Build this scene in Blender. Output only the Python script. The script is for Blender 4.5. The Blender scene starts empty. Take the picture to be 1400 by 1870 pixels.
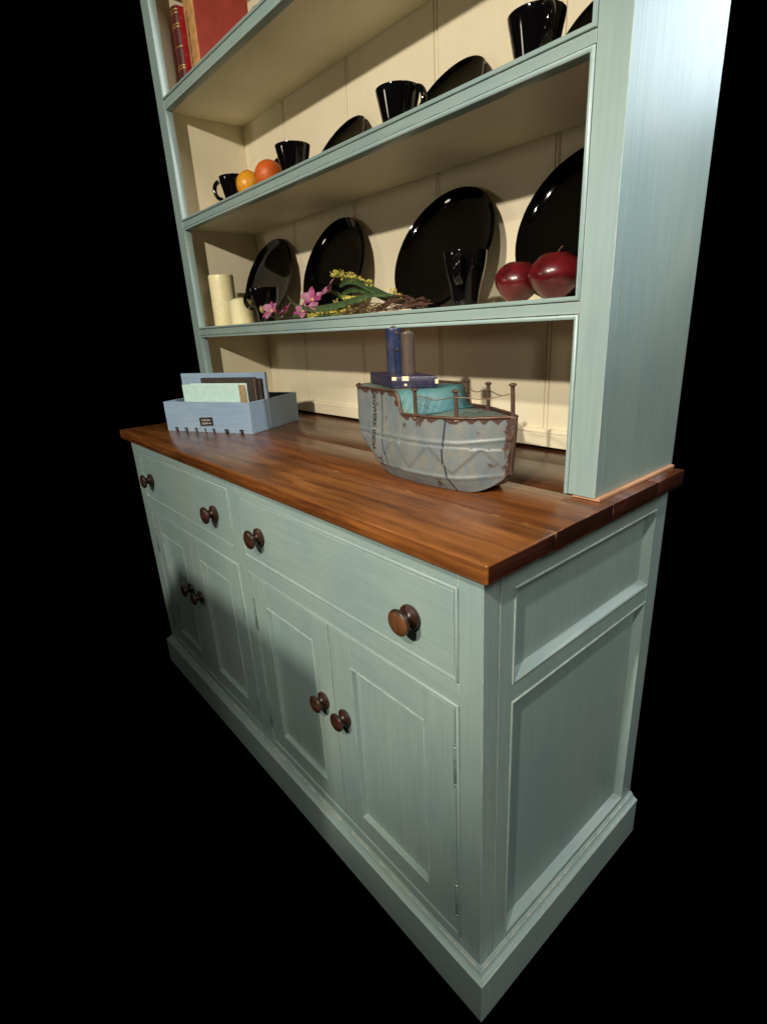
import bpy, bmesh, math, random
from mathutils import Vector, Matrix, noise as mnoise
R = math.radians
rnd = random.Random(7)
sc = bpy.context.scene
col = sc.collection

# ------------------------------------------------------------------ camera
cam_d = bpy.data.cameras.new('camera'); cam = bpy.data.objects.new('camera', cam_d); col.objects.link(cam)
CX, CY, CZ = 0.4083, -0.5013, 1.20942
yaw, pit, rol, FPX = 0.88234, -0.33718, -0.05665, 974.64682
f = Vector((-math.sin(yaw)*math.cos(pit), math.cos(yaw)*math.cos(pit), math.sin(pit)))
r = f.cross(Vector((0, 0, 1))).normalized(); u = r.cross(f)
r2 = math.cos(rol)*r + math.sin(rol)*u; u2 = -math.sin(rol)*r + math.cos(rol)*u
m = Matrix(((r2.x, u2.x, -f.x), (r2.y, u2.y, -f.y), (r2.z, u2.z, -f.z))).to_4x4()
cam.matrix_world = Matrix.Translation((CX, CY, CZ)) @ m
cam_d.sensor_fit = 'VERTICAL'; cam_d.sensor_height = 36.0
cam_d.lens = FPX/1870*36.0
cam_d.clip_start = 0.02; cam_d.clip_end = 100
sc.camera = cam

# ------------------------------------------------------------------ world, lamps, exposure
w = bpy.data.worlds.new('World'); sc.world = w; w.use_nodes = True
w.node_tree.nodes['Background'].inputs[0].default_value = (0, 0, 0, 1)
w.node_tree.nodes['Background'].inputs[1].default_value = 0.0
sc.view_settings.view_transform = 'Standard'; sc.view_settings.look = 'None'
sc.view_settings.exposure = 0.0; sc.view_settings.gamma = 1.0
sc.cycles.use_denoising = True
sc.cycles.max_bounces = 8
sc.cycles.sample_clamp_indirect = 4.0

def lamp(name, kind, loc, target, power, colr, **kw):
    d = bpy.data.lights.new(name, kind); d.energy = power; d.color = colr
    for k, v in kw.items(): setattr(d, k, v)
    o = bpy.data.objects.new(name, d); col.objects.link(o); o.location = loc
    o.rotation_euler = (Vector(target)-Vector(loc)).to_track_quat('-Z', 'Y').to_euler()
    return o
WARM = (1.0, 0.80, 0.55)
lamp('key_spotlight', 'SPOT', (0.05, -2.0, 2.28), (-0.78, 0.2, 1.36), 252, (1.0, 0.90, 0.74),
     spot_size=R(58), spot_blend=0.45, shadow_soft_size=0.042)
lamp('second_spotlight', 'SPOT', (0.55, -1.45, 2.33), (-0.12, 0.1, 0.90), 136, (1.0, 0.91, 0.76),
     spot_size=R(43), spot_blend=0.7, shadow_soft_size=0.03)
lamp('low_lamp', 'AREA', (-1.7, -2.0, 1.55), (-0.6, 0.4, 1.1), 5, (1.0, 0.88, 0.70), shape='DISK', size=0.3)
lamp('side_spotlight', 'SPOT', (2.1, 0.22, 2.75), (-0.30, 0.28, 1.88), 195, (0.97, 0.985, 1.0),
     spot_size=R(38), spot_blend=0.55, shadow_soft_size=0.04)
lamp('back_lamp', 'AREA', (0.78, 2.50, 2.40), (0.0, 0.3, 0.8), 15, (0.78, 0.89, 1.0), shape='DISK', size=0.8)
lamp('overhead_fill', 'AREA', (1.9, 0.0, 2.9), (0.0, 0.2, 0.7), 38, (1.0, 0.92, 0.78), shape='DISK', size=1.0)  # area fill added in place of ambient light, mostly for the right side

# ------------------------------------------------------------------ materials
def mat(name):
    m = bpy.data.materials.new(name); m.use_nodes = True
    n = m.node_tree.nodes; l = m.node_tree.links
    b = n['Principled BSDF']
    return m, n, l, b
def tex(n, l, scale, detail=4, rough=0.6, vec='Object', dist=0.0, typ='ShaderNodeTexNoise'):
    tc = n.new('ShaderNodeTexCoord'); mp = n.new('ShaderNodeMapping')
    mp.inputs['Scale'].default_value = scale
    l.new(tc.outputs[vec], mp.inputs['Vector'])
    t = n.new(typ); t.inputs['Scale'].default_value = 1.0
    if typ == 'ShaderNodeTexNoise':
        t.inputs['Detail'].default_value = detail; t.inputs['Roughness'].default_value = rough
        t.inputs['Distortion'].default_value = dist
    l.new(mp.outputs['Vector'], t.inputs['Vector'])
    return t
def ramp(n, l, src, stops):
    rp = n.new('ShaderNodeValToRGB'); e = rp.color_ramp.elements
    while len(e) < len(stops): e.new(0.5)
    for i, (p, c) in enumerate(stops):
        e[i].position = p; e[i].color = tuple(c)+(1,) if len(c) == 3 else c
    l.new(src, rp.inputs['Fac']); return rp
def mix(n, l, fac, a, b, bl='MIX'):
    mx = n.new('ShaderNodeMix'); mx.data_type = 'RGBA'; mx.blend_type = bl
    for s, v in ((0, fac), (6, a), (7, b)):
        if hasattr(v, 'node'): l.new(v, mx.inputs[s])
        elif isinstance(v, (int, float)): mx.inputs[s].default_value = v
        else: mx.inputs[s].default_value = tuple(v)+(1,)
    return mx.outputs[2]
def math_n(n, l, op, a, b=0.5):
    k = n.new('ShaderNodeMath'); k.operation = op; k.use_clamp = True
    for i, v in enumerate((a, b)):
        if hasattr(v, 'node'): l.new(v, k.inputs[i])
        else: k.inputs[i].default_value = v
    return k.outputs[0]
def bump(n, l, b, src, strength=0.2, dist=0.001):
    bp = n.new('ShaderNodeBump'); bp.inputs['Strength'].default_value = strength
    bp.inputs['Distance'].default_value = dist
    l.new(src, bp.inputs['Height']); l.new(bp.outputs['Normal'], b.inputs['Normal'])
def edge_wear(n, l, radius, lo, hi, nscale=(60, 60, 60), thr=(0.50, 0.62)):
    bv = n.new('ShaderNodeBevel'); bv.samples = 4; bv.inputs['Radius'].default_value = radius
    ge = n.new('ShaderNodeNewGeometry')
    dt = n.new('ShaderNodeVectorMath'); dt.operation = 'DOT_PRODUCT'
    l.new(bv.outputs['Normal'], dt.inputs[0]); l.new(ge.outputs['Normal'], dt.inputs[1])
    rp = ramp(n, l, dt.outputs['Value'], [(lo, (1, 1, 1)), (hi, (0, 0, 0))])
    ns = tex(n, l, nscale, 5, 0.65)
    r3 = ramp(n, l, ns.outputs['Fac'], [(thr[0], (0, 0, 0)), (thr[1], (1, 1, 1))])
    return math_n(n, l, 'MULTIPLY', rp.outputs['Color'], r3.outputs['Color'])

def painted(name, axis, light, dark, wear_col, wear_thr=(0.45, 0.58), rough=0.30, wash=None):
    m, n, l, b = mat(name)
    s = {'v': (150, 150, 7), 'h': (7, 150, 150), 'd': (150, 7, 150)}[axis]
    st = tex(n, l, s, 3, 0.6)
    big = tex(n, l, (5, 5, 3.2), 3, 0.55)
    c = mix(n, l, ramp(n, l, st.outputs['Fac'], [(0.32, (0, 0, 0)), (0.68, (1, 1, 1))]).outputs['Color'], dark, light)
    bl = ramp(n, l, big.outputs['Fac'], [(0.35, (0.86, 0.90, 0.93)), (0.65, (1.02, 1.01, 0.96))])
    c = mix(n, l, 1.0, c, bl.outputs['Color'], 'MULTIPLY')
    sp = tex(n, l, (420, 420, 160), 2, 0.5)
    spm = ramp(n, l, sp.outputs['Fac'], [(0.765, (0, 0, 0)), (0.79, (1, 1, 1))])
    c = mix(n, l, math_n(n, l, 'MULTIPLY', spm.outputs['Color'], 0.6), c, wear_col)
    ew = edge_wear(n, l, 0.0028, 0.80, 0.96, (38, 38, 14), wear_thr)
    c = mix(n, l, ew, c, wear_col)
    l.new(c, b.inputs['Base Color'])
    rr = ramp(n, l, st.outputs['Fac'], [(0.3, (rough+.05,)*3), (0.7, (rough+.01,)*3)])
    l.new(rr.outputs['Color'], b.inputs['Roughness'])
    b.inputs['Specular IOR Level'].default_value = 0.5
    bump(n, l, b, st.outputs['Fac'], 0.07, 0.0005)
    return m
GL, GD, GW = (0.288, 0.388, 0.382), (0.250, 0.345, 0.342), (0.70, 0.64, 0.52)
M = {}
M['green_v'] = painted('sage_paint_upright', 'v', GL, GD, GW)
M['green_h'] = painted('sage_paint_along', 'h', GL, GD, GW)
M['green_d'] = painted('sage_paint_deep', 'd', GL, GD, GW)
M['crate'] = painted('blue_wash_paint', 'h', (0.29, 0.40, 0.53), (0.22, 0.32, 0.44), (0.50, 0.46, 0.42), (0.42, 0.56), 0.6)

def cream():
    m, n, l, b = mat('cream_paint')
    st = tex(n, l, (90, 90, 5), 4, 0.6)
    c = mix(n, l, st.outputs['Fac'], (0.78, 0.710, 0.520), (0.83, 0.765, 0.585))
    big = tex(n, l, (4, 4, 4), 3, 0.6)
    c = mix(n, l, 1.0, c, ramp(n, l, big.outputs['Fac'], [(0.3, (0.9, 0.89, 0.87)), (0.7, (1, 1, 1))]).outputs['Color'], 'MULTIPLY')
    sm = tex(n, l, (9, 30, 30), 6, 0.75)
    c = mix(n, l, ramp(n, l, sm.outputs['Fac'], [(0.70, (0, 0, 0)), (0.80, (.5, .5, .5))]).outputs['Color'], c, (0.40, 0.30, 0.15))
    l.new(c, b.inputs['Base Color']); b.inputs['Roughness'].default_value = 0.5
    bump(n, l, b, st.outputs['Fac'], 0.12, 0.0005)
    return m
M['cream'] = cream()

def stained(name, c_dark, c_mid, c_light, rough, wear=None, axis='x', coat=0.0, seed=0.0):
    m, n, l, b = mat(name)
    sc3 = {'x': (1.5, 17, 17), 'z': (30, 30, 3), 'y': (26, 1.6, 26)}[axis]
    tc = n.new('ShaderNodeTexCoord'); mp = n.new('ShaderNodeMapping')
    mp.inputs['Scale'].default_value = sc3; mp.inputs['Location'].default_value = (seed, seed*1.7, seed*.6)
    l.new(tc.outputs['Object'], mp.inputs['Vector'])
    warp = n.new('ShaderNodeTexNoise'); warp.inputs['Scale'].default_value = 0.9; warp.inputs['Detail'].default_value = 4
    l.new(mp.outputs['Vector'], warp.inputs['Vector'])
    wv = n.new('ShaderNodeTexNoise'); wv.inputs['Scale'].default_value = 1.6; wv.inputs['Detail'].default_value = 7
    wv.inputs['Roughness'].default_value = 0.62; wv.inputs['Distortion'].default_value = 1.3
    l.new(mp.outputs['Vector'], wv.inputs['Vector'])
    c = ramp(n, l, wv.outputs['Fac'], [(0.30, c_dark), (0.48, c_mid), (0.70, c_light)]).outputs['Color']
    if axis == 'x' and coat >= 0.2 and wear:
        mw = n.new('ShaderNodeMapping'); mw.inputs['Scale'].default_value = (1.1, 11, 11); mw.inputs['Location'].default_value = (seed*.37, seed*.9, .31)
        l.new(tc.outputs['Object'], mw.inputs['Vector'])
        wt = n.new('ShaderNodeTexWave'); wt.wave_type = 'RINGS'; wt.rings_direction = 'X'
        wt.inputs['Scale'].default_value = 2.3; wt.inputs['Distortion'].default_value = 5.5; wt.inputs['Detail'].default_value = 3; wt.inputs['Detail Scale'].default_value = 0.9
        l.new(mw.outputs['Vector'], wt.inputs['Vector'])
        fig = ramp(n, l, wt.outputs['Fac'], [(0.15, (1.12, 1.10, 1.06)), (0.62, (0.98, 0.96, 0.94)), (0.86, (0.62, 0.55, 0.50))])
        c = mix(n, l, 0.55, c, fig.outputs['Color'], 'MULTIPLY')
        gp = tex(n, l, (3.0, 9, 9), 3, 0.6)
        c = mix(n, l, ramp(n, l, gp.outputs['Fac'], [(.55, (0, 0, 0)), (.75, (.45, .45, .45))]).outputs['Color'], c, tuple(min(1, v*1.45) for v in c_light))
    fine = tex(n, l, tuple(v*7 for v in sc3), 6, 0.75)
    c = mix(n, l, 1.0, c, ramp(n, l, fine.outputs['Fac'], [(0.36, (0.78, 0.74, 0.71)), (0.56, (1.04, 1.04, 1.04))]).outputs['Color'], 'MULTIPLY')
    big = tex(n, l, (2.6, 6, 6), 4, 0.62)
    c = mix(n, l, 1.0, c, ramp(n, l, big.outputs['Fac'], [(0.35, (0.70, 0.66, 0.62)), (0.62, (1.1, 1.08, 1.05))]).outputs['Color'], 'MULTIPLY')
    # knots
    vo = n.new('ShaderNodeTexVoronoi'); vo.inputs['Scale'].default_value = 1.0; vo.inputs['Randomness'].default_value = 1.0
    mk = n.new('ShaderNodeMapping'); mk.inputs['Scale'].default_value = (3.3, 7.0, 7.0); mk.inputs['Location'].default_value = (seed+.3, .6, .2)
    l.new(tc.outputs['Object'], mk.inputs['Vector']); l.new(mk.outputs['Vector'], vo.inputs['Vector'])
    kn = ramp(n, l, vo.outputs['Distance'], [(0.03, (1, 1, 1)), (0.13, (0, 0, 0))])
    c = mix(n, l, math_n(n, l, 'MULTIPLY', kn.outputs['Color'], 0.65), c, (c_dark[0]*.6, c_dark[1]*.5, c_dark[2]*.5))
    if wear:
        ew = edge_wear(n, l, 0.003, 0.82, 0.97, (40, 40, 40), (0.52, 0.62))
        c = mix(n, l, ew, c, wear)
        # pale scratches
        scr = tex(n, l, (14, 70, 40), 3, 0.5, dist=2.5)
        sm = ramp(n, l, scr.outputs['Fac'], [(0.735, (0, 0, 0)), (0.76, (.4, .4, .4))])
        c = mix(n, l, sm.outputs['Color'], c, wear)
    l.new(c, b.inputs['Base Color'])
    rr = ramp(n, l, fine.outputs['Fac'], [(0.3, (rough+.12,)*3), (0.7, (rough,)*3)])
    l.new(rr.outputs['Color'], b.inputs['Roughness'])
    b.inputs['Coat Weight'].default_value = coat; b.inputs['Coat Roughness'].default_value = 0.25
    bump(n, l, b, fine.outputs['Fac'], 0.15, 0.0006)
    return m
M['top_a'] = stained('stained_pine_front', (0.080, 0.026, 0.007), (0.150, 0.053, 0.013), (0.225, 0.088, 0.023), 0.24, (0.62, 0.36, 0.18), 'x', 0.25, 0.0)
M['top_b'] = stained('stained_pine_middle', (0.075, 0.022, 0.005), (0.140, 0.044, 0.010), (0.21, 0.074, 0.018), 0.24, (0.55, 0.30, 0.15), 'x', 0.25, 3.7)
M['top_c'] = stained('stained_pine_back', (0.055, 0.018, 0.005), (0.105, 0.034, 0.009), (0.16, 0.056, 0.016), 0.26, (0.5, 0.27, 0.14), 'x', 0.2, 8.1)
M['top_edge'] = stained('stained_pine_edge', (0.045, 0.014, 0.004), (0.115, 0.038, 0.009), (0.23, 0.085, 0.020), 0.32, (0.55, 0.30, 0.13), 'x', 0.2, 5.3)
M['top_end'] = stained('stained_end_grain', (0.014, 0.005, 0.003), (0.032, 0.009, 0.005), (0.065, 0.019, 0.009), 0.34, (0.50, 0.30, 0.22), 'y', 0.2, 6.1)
M['knob'] = stained('dark_turned_wood', (0.014, 0.006, 0.004), (0.032, 0.013, 0.008), (0.060, 0.024, 0.013), 0.30, None, 'x', 0.25, 1.0)
M['knob_face'] = stained('worn_knob_wood', (0.02, 0.008, 0.004), (0.060, 0.024, 0.010), (0.12, 0.050, 0.020), 0.32, None, 'z', 0.2, 2.0)
_m = M['knob_face']; _n, _l = _m.node_tree.nodes, _m.node_tree.links; _b = _n['Principled BSDF']
_w = tex(_n, _l, (1, 1, 1), typ='ShaderNodeTexWave'); _w.inputs['Scale'].default_value = 95; _w.inputs['Distortion'].default_value = 3.0; _w.inputs['Detail'].default_value = 3
_c0 = _b.inputs['Base Color'].links[0].from_socket
_l.new(mix(_n, _l, ramp(_n, _l, _w.outputs['Fac'], [(.45, (0, 0, 0)), (.75, (.75, .75, .75))]).outputs['Color'], _c0, (0.15, 0.066, 0.024)), _b.inputs['Base Color'])
M['bare'] = stained('bare_pine_lath', (0.45, 0.24, 0.13), (0.62, 0.36, 0.22), (0.72, 0.46, 0.30), 0.55, None, 'y', 0.0, 4.0)

def plain(name, c, rough=0.5, metal=0.0, coat=0.0, noise_amt=0.0, nscale=40, spec=0.5, sss=None, bumpv=0.0):
    m, n, l, b = mat(name)
    if noise_amt:
        t = tex(n, l, (nscale,)*3, 4, 0.6)
        d = tuple(v*(1-noise_amt) for v in c); e = tuple(min(1, v*(1+noise_amt)) for v in c)
        l.new(mix(n, l, ramp(n, l, t.outputs['Fac'], [(.3, (0, 0, 0)), (.7, (1, 1, 1))]).outputs['Color'], d, e), b.inputs['Base Color'])
        if bumpv: bump(n, l, b, t.outputs['Fac'], bumpv, 0.001)
    else: b.inputs['Base Color'].default_value = tuple(c)+(1,)
    b.inputs['Roughness'].default_value = rough; b.inputs['Metallic'].default_value = metal
    b.inputs['Coat Weight'].default_value = coat; b.inputs['Specular IOR Level'].default_value = spec
    if sss:
        b.inputs['Subsurface Weight'].default_value = sss; b.inputs['Subsurface Radius'].default_value = (0.02, 0.012, 0.006)
    return m
M['black'] = plain('black_glaze', (0.003, 0.0026, 0.003), 0.06, spec=0.36)
M['black_plate'] = plain('black_plate_glaze', (0.0010, 0.0009, 0.0010), 0.045, spec=0.34)
M['black_back'] = M['black']
M['floor'] = plain('black_cloth', (0.0, 0.0, 0.0), 1.0, spec=0.0)
M['hinge'] = plain('painted_steel', (0.20, 0.28, 0.27), 0.4, 0.3, noise_amt=.3, nscale=120)
M['candle'] = plain('candle_wax', (0.84, 0.775, 0.47), 0.38, noise_amt=.06, nscale=60, sss=0.25)
M['wick'] = plain('candle_wick', (0.16, 0.12, 0.08), 0.9)
M['orange'] = plain('orange_peel', (0.56, 0.105, 0.010), 0.42, noise_amt=.22, nscale=210, bumpv=1.0)
M['lemon'] = plain('yellow_peel', (0.66, 0.28, 0.012), 0.36, noise_amt=.12, nscale=130, bumpv=.6)
def apple_mat():
    m, n, l, b = mat('lacquered_apple')
    t = tex(n, l, (26, 26, 60), 6, 0.7, dist=.8)
    c = ramp(n, l, t.outputs['Fac'], [(.3, (0.025, 0.001, 0.002)), (.55, (0.095, 0.003, 0.006)), (.75, (0.16, 0.006, 0.009))])
    l.new(c.outputs['Color'], b.inputs['Base Color']); b.inputs['Roughness'].default_value = 0.32
    b.inputs['Coat Weight'].default_value = 0.35; b.inputs['Coat Roughness'].default_value = 0.16
    t2 = tex(n, l, (70, 70, 70), 3, 0.6); bump(n, l, b, t2.outputs['Fac'], 0.35, 0.0012)
    return m
M['apple'] = apple_mat()
M['stem'] = plain('apple_stem', (0.10, 0.06, 0.035), 0.7)
M['page'] = plain('old_page_edges', (0.60, 0.40, 0.20), 0.8, noise_amt=.35, nscale=220)
M['mint'] = plain('mint_book_cloth', (0.45, 0.66, 0.60), 0.6, noise_amt=.08, nscale=50)
M['dark_cover'] = plain('dark_book_cloth', (0.030, 0.024, 0.022), 0.55, noise_amt=.3, nscale=60)
M['red_cloth'] = plain('red_book_cloth', (0.34, 0.045, 0.035), 0.6, noise_amt=.15, nscale=40)
M['red_bright'] = plain('scarlet_book_cloth', (0.44, 0.018, 0.022), 0.5, noise_amt=.18, nscale=60)
M['leather'] = plain('maroon_leather', (0.075, 0.012, 0.010), 0.42, noise_amt=.35, nscale=90, bumpv=.3)
M['spine_brown'] = plain('faded_brown_spine', (0.42, 0.22, 0.075), 0.7, noise_amt=.35, nscale=45)
M['gold'] = plain('gold_tooling', (0.75, 0.50, 0.20), 0.35, 0.8)
M['ink'] = plain('black_ink', (0.012, 0.013, 0.025), 0.5)
M['spine_ink'] = plain('worn_brown_ink', (0.10, 0.045, 0.02), 0.7, noise_amt=.5, nscale=200)
M['tag'] = plain('brown_black_card', (0.020, 0.012, 0.011), 0.5)
M['tag_text'] = plain('pale_print', (0.72, 0.66, 0.62), 0.6)
M['crate_in'] = plain('dark_crate_floor', (0.05, 0.055, 0.06), 0.7, noise_amt=.3)
M['wire'] = plain('rusty_wire', (0.20, 0.13, 0.085), 0.5, 0.6, noise_amt=.4, nscale=200)

def rusty(name, base, base2, rust_bias=0.0, rough=0.38, metal=0.15, rust=(0.068, 0.031, 0.020), ochre=0.15):
    m, n, l, b = mat(name)
    at = n.new('ShaderNodeAttribute'); at.attribute_name = 'rust'
    t1 = tex(n, l, (52, 52, 40), 9, 0.82); t2 = tex(n, l, (95, 95, 60), 7, 0.78); t3 = tex(n, l, (22, 22, 12), 6, 0.7)
    c = mix(n, l, ramp(n, l, t3.outputs['Fac'], [(.35, (0, 0, 0)), (.65, (1, 1, 1))]).outputs['Color'], base, base2)
    # ochre bloom
    c = mix(n, l, ramp(n, l, t1.outputs['Fac'], [(.48, (0, 0, 0)), (.66, (ochre, ochre, ochre))]).outputs['Color'], c, (0.30, 0.22, 0.11))
    a = n.new('ShaderNodeMath'); a.operation = 'ADD'
    l.new(t2.outputs['Fac'], a.inputs[0]); l.new(at.outputs['Fac'], a.inputs[1])
    k = ramp(n, l, a.outputs[0], [(.66-rust_bias, (0, 0, 0)), (.76-rust_bias, (1, 1, 1))])
    rc = mix(n, l, t1.outputs['Fac'], (rust[0]*.35, rust[1]*.35, rust[2]*.5), (rust[0]*1.3, rust[1]*1.3, rust[2]*1.3))
    c = mix(n, l, k.outputs['Color'], c, rc)
    chip = ramp(n, l, t2.outputs['Fac'], [(.24, (1, 1, 1)), (.29, (0, 0, 0))])
    c = mix(n, l, math_n(n, l, 'MULTIPLY', chip.outputs['Color'], 0.7), c, (0.62, 0.58, 0.50))
    l.new(c, b.inputs['Base Color'])
    rr = mix(n, l, k.outputs['Color'], (rough,)*3, (0.8,)*3); l.new(rr, b.inputs['Roughness'])
    b.inputs['Metallic'].default_value = metal
    bump(n, l, b, t2.outputs['Fac'], 0.35, 0.001)
    return m
M['hull'] = rusty('weathered_blue_tin', (0.112, 0.148, 0.172), (0.165, 0.188, 0.190), .04, .42, 0.0, ochre=.42)
M['teal'] = rusty('teal_tin', (0.035, 0.135, 0.165), (0.06, 0.165, 0.155), .04, .55, 0.0)
M['deck'] = rusty('faded_teal_deck', (0.105, 0.18, 0.17), (0.17, 0.19, 0.14), 0.05)
M['navy'] = rusty('navy_tin', (0.010, 0.011, 0.045), (0.022, 0.018, 0.048), -0.02)
M['blue_funnel'] = rusty('blue_funnel_tin', (0.009, 0.020, 0.070), (0.018, 0.032, 0.075), 0.02)
M['brown_funnel'] = rusty('brown_funnel_tin', (0.060, 0.042, 0.034), (0.08, 0.055, 0.042), 0.03)
M['nail'] = rusty('rusty_nail', (0.085, 0.050, 0.038), (0.13, 0.075, 0.05), 0.08, 0.45, 0.5)
M['cream_chip'] = plain('cream_paint_chip', (0.62, 0.54, 0.36), 0.6, noise_amt=.2, nscale=150)
M['leaf'] = plain('silk_leaf', (0.060, 0.115, 0.042), 0.5, noise_amt=.4, nscale=60)
M['pink'] = plain('pink_petal', (0.34, 0.048, 0.18), 0.55, noise_amt=.5, nscale=70)
M['pink_pale'] = plain('pale_pink_petal', (0.42, 0.17, 0.27), 0.55, noise_amt=.4, nscale=70)
M['yellow'] = plain('yellow_blossom', (0.66, 0.58, 0.13), 0.6, noise_amt=.35, nscale=150)
M['twig'] = plain('brown_twig', (0.075, 0.032, 0.022), 0.7, noise_amt=.4, nscale=90)
M['bud'] = plain('olive_bud', (0.36, 0.27, 0.09), 0.6, noise_amt=.4, nscale=90)
M['whitepetal'] = plain('white_petal', (0.62, 0.56, 0.44), 0.6, noise_amt=.2, nscale=90)

# ------------------------------------------------------------------ builders
def tag(o, label=None, cat=None, group=None, kind=None):
    if label: o['label'] = label
    if cat: o['category'] = cat
    if group: o['group'] = group
    if kind: o['kind'] = kind
    return o
def thing(name, loc, label, cat, rotz=0.0, group=None):
    o = bpy.data.objects.new(name, None); col.objects.link(o)
    o.empty_display_size = 0.05
    o.location = loc; o.rotation_euler = (0, 0, rotz)
    return tag(o, label, cat, group)
def box(bm, x0, x1, y0, y1, z0, z1, mi=0):
    vs = [bm.verts.new(p) for p in ((x0, y0, z0), (x1, y0, z0), (x1, y1, z0), (x0, y1, z0), (x0, y0, z1), (x1, y0, z1), (x1, y1, z1), (x0, y1, z1))]
    for q in ((0, 3, 2, 1), (4, 5, 6, 7), (0, 1, 5, 4), (1, 2, 6, 5), (2, 3, 7, 6), (3, 0, 4, 7)):
        fc = bm.faces.new([vs[i] for i in q]); fc.material_index = mi
    return vs
def bx(*a, mi=0):
    bm = bmesh.new(); box(bm, *a, mi=mi); return bm
def obj(name, bm, mats, parent=None, bev=0.0, seg=2, smooth=None, world=None, sel=None, label=None):
    """link a bmesh (coordinates relative to the thing's base, or to `world` if given) as one object"""
    if bev:
        bmesh.ops.remove_doubles(bm, verts=bm.verts, dist=1e-6)
        ed = [e for e in bm.edges if len(e.link_faces) == 2 and e.calc_face_angle(0) > 0.5 and (sel is None or sel(e))]
        bmesh.ops.bevel(bm, geom=ed, offset=bev, segments=seg, profile=0.5, affect='EDGES', clamp_overlap=True)
    if world is not None:
        bmesh.ops.translate(bm, verts=bm.verts, vec=-Vector(world))
    bmesh.ops.recalc_face_normals(bm, faces=bm.faces)
    me = bpy.data.meshes.new(name); bm.to_mesh(me); bm.free()
    for mm in (mats if isinstance(mats, (list, tuple)) else [mats]): me.materials.append(mm)
    if smooth is not None:
        me.shade_smooth(); me.set_sharp_from_angle(angle=R(smooth))
    o = bpy.data.objects.new(name, me); col.objects.link(o)
    if parent is not None: o.parent = parent
    if label: o['label'] = label
    return o
def lathe(bm, prof, seg=40, mtx=None, mi=0, caps=True):
    """prof: list of (r, z) from bottom to top"""
    rings = []
    for (rr, z) in prof:
        if rr < 1e-6: rings.append([bm.verts.new((0, 0, z))])
        else: rings.append([bm.verts.new((rr*math.cos(2*math.pi*i/seg), rr*math.sin(2*math.pi*i/seg), z)) for i in range(seg)])
    allv = [v for g in rings for v in g]
    for a, b in zip(rings, rings[1:]):
        for i in range(seg):
            j = (i+1) % seg
            if len(a) == 1 and len(b) == 1: continue
            if len(a) == 1: fc = bm.faces.new((a[0], b[j], b[i]))
            elif len(b) == 1: fc = bm.faces.new((a[i], a[j], b[0]))
            else: fc = bm.faces.new((a[i], a[j], b[j], b[i]))
            fc.material_index = mi
    if mtx is not None: bmesh.ops.transform(bm, matrix=mtx, verts=allv)
    return allv
def tube(bm, pts, rad, seg=8, mi=0, taper=None, cap=True):
    pts = [Vector(p) for p in pts]; rings = []; prev = None
    for i, p in enumerate(pts):
        d = (pts[min(i+1, len(pts)-1)]-pts[max(i-1, 0)]).normalized()
        if prev is None:
            a = d.cross(Vector((0, 0, 1)))
            if a.length < 1e-3: a = d.cross(Vector((1, 0, 0)))
        else: a = prev - d*prev.dot(d)
        a.normalize(); b = d.cross(a); prev = a
        rr = rad*(taper[i] if taper else 1)
        rings.append([bm.verts.new(p+a*rr*math.cos(2*math.pi*k/seg)+b*rr*math.sin(2*math.pi*k/seg)) for k in range(seg)])
    for q, s in zip(rings, rings[1:]):
        for k in range(seg):
            fc = bm.faces.new((q[k], q[(k+1) % seg], s[(k+1) % seg], s[k])); fc.material_index = mi
    if cap:
        bm.faces.new(rings[0][::-1]).material_index = mi; bm.faces.new(rings[-1]).material_index = mi
def sweep_rect(bm, rect, prof, mapf, mi=0, back=None):
    """mitred frame: rect=(a0,a1,b0,b1), prof=[(inset, out)]"""
    a0, a1, b0, b1 = rect; loops = []
    for (i, d) in prof:
        loops.append([bm.verts.new(mapf(a, b, d)) for (a, b) in ((a0+i, b0+i), (a1-i, b0+i), (a1-i, b1-i), (a0+i, b1-i))])
    for q, s in zip(loops, loops[1:]):
        for k in range(4):
            fc = bm.faces.new((q[k], q[(k+1) % 4], s[(k+1) % 4], s[k])); fc.material_index = mi
    return loops
def smoothstep(a, b, x):
    t = max(0, min(1, (x-a)/(b-a))); return t*t*(3-2*t)

# ------------------------------------------------------------------ floor (black)
bm = bmesh.new()
vs = [bm.verts.new(p) for p in ((-6, -6, -0.001), (6, -6, -0.001), (6, 6, -0.001), (-6, 6, -0.001))]; bm.faces.new(vs)
tag(obj('floor', bm, M['floor']), kind='structure')

# added panel out of view, shaped only to cast shade on the lower left doors
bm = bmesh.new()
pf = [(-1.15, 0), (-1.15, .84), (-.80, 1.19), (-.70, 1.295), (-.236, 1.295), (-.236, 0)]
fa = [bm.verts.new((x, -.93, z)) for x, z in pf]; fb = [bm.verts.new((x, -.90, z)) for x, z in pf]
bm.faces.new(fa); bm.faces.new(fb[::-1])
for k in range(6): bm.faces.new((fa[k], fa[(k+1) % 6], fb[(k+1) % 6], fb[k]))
tag(obj('added_shade_panel', bm, M['dark_cover']), kind='structure')

# ------------------------------------------------------------------ dresser base
L, D, H = 1.537, 0.557, 0.92
OV, TT = 0.0236, 0.0292
ZT = H-TT                     # underside of worktop
PL, HP, HM = 0.0188, 0.0957, 0.112
B = thing('sideboard', (-L/2, D/2, 0), 'sage green painted dresser base with dark wooden knobs under a stained pine worktop', 'cabinet')
BW = B.location
def bp(name, bm, mats, parent=B, **k): return obj(name, bm, mats, parent, world=BW, **k)
FT = 0.022
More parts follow.
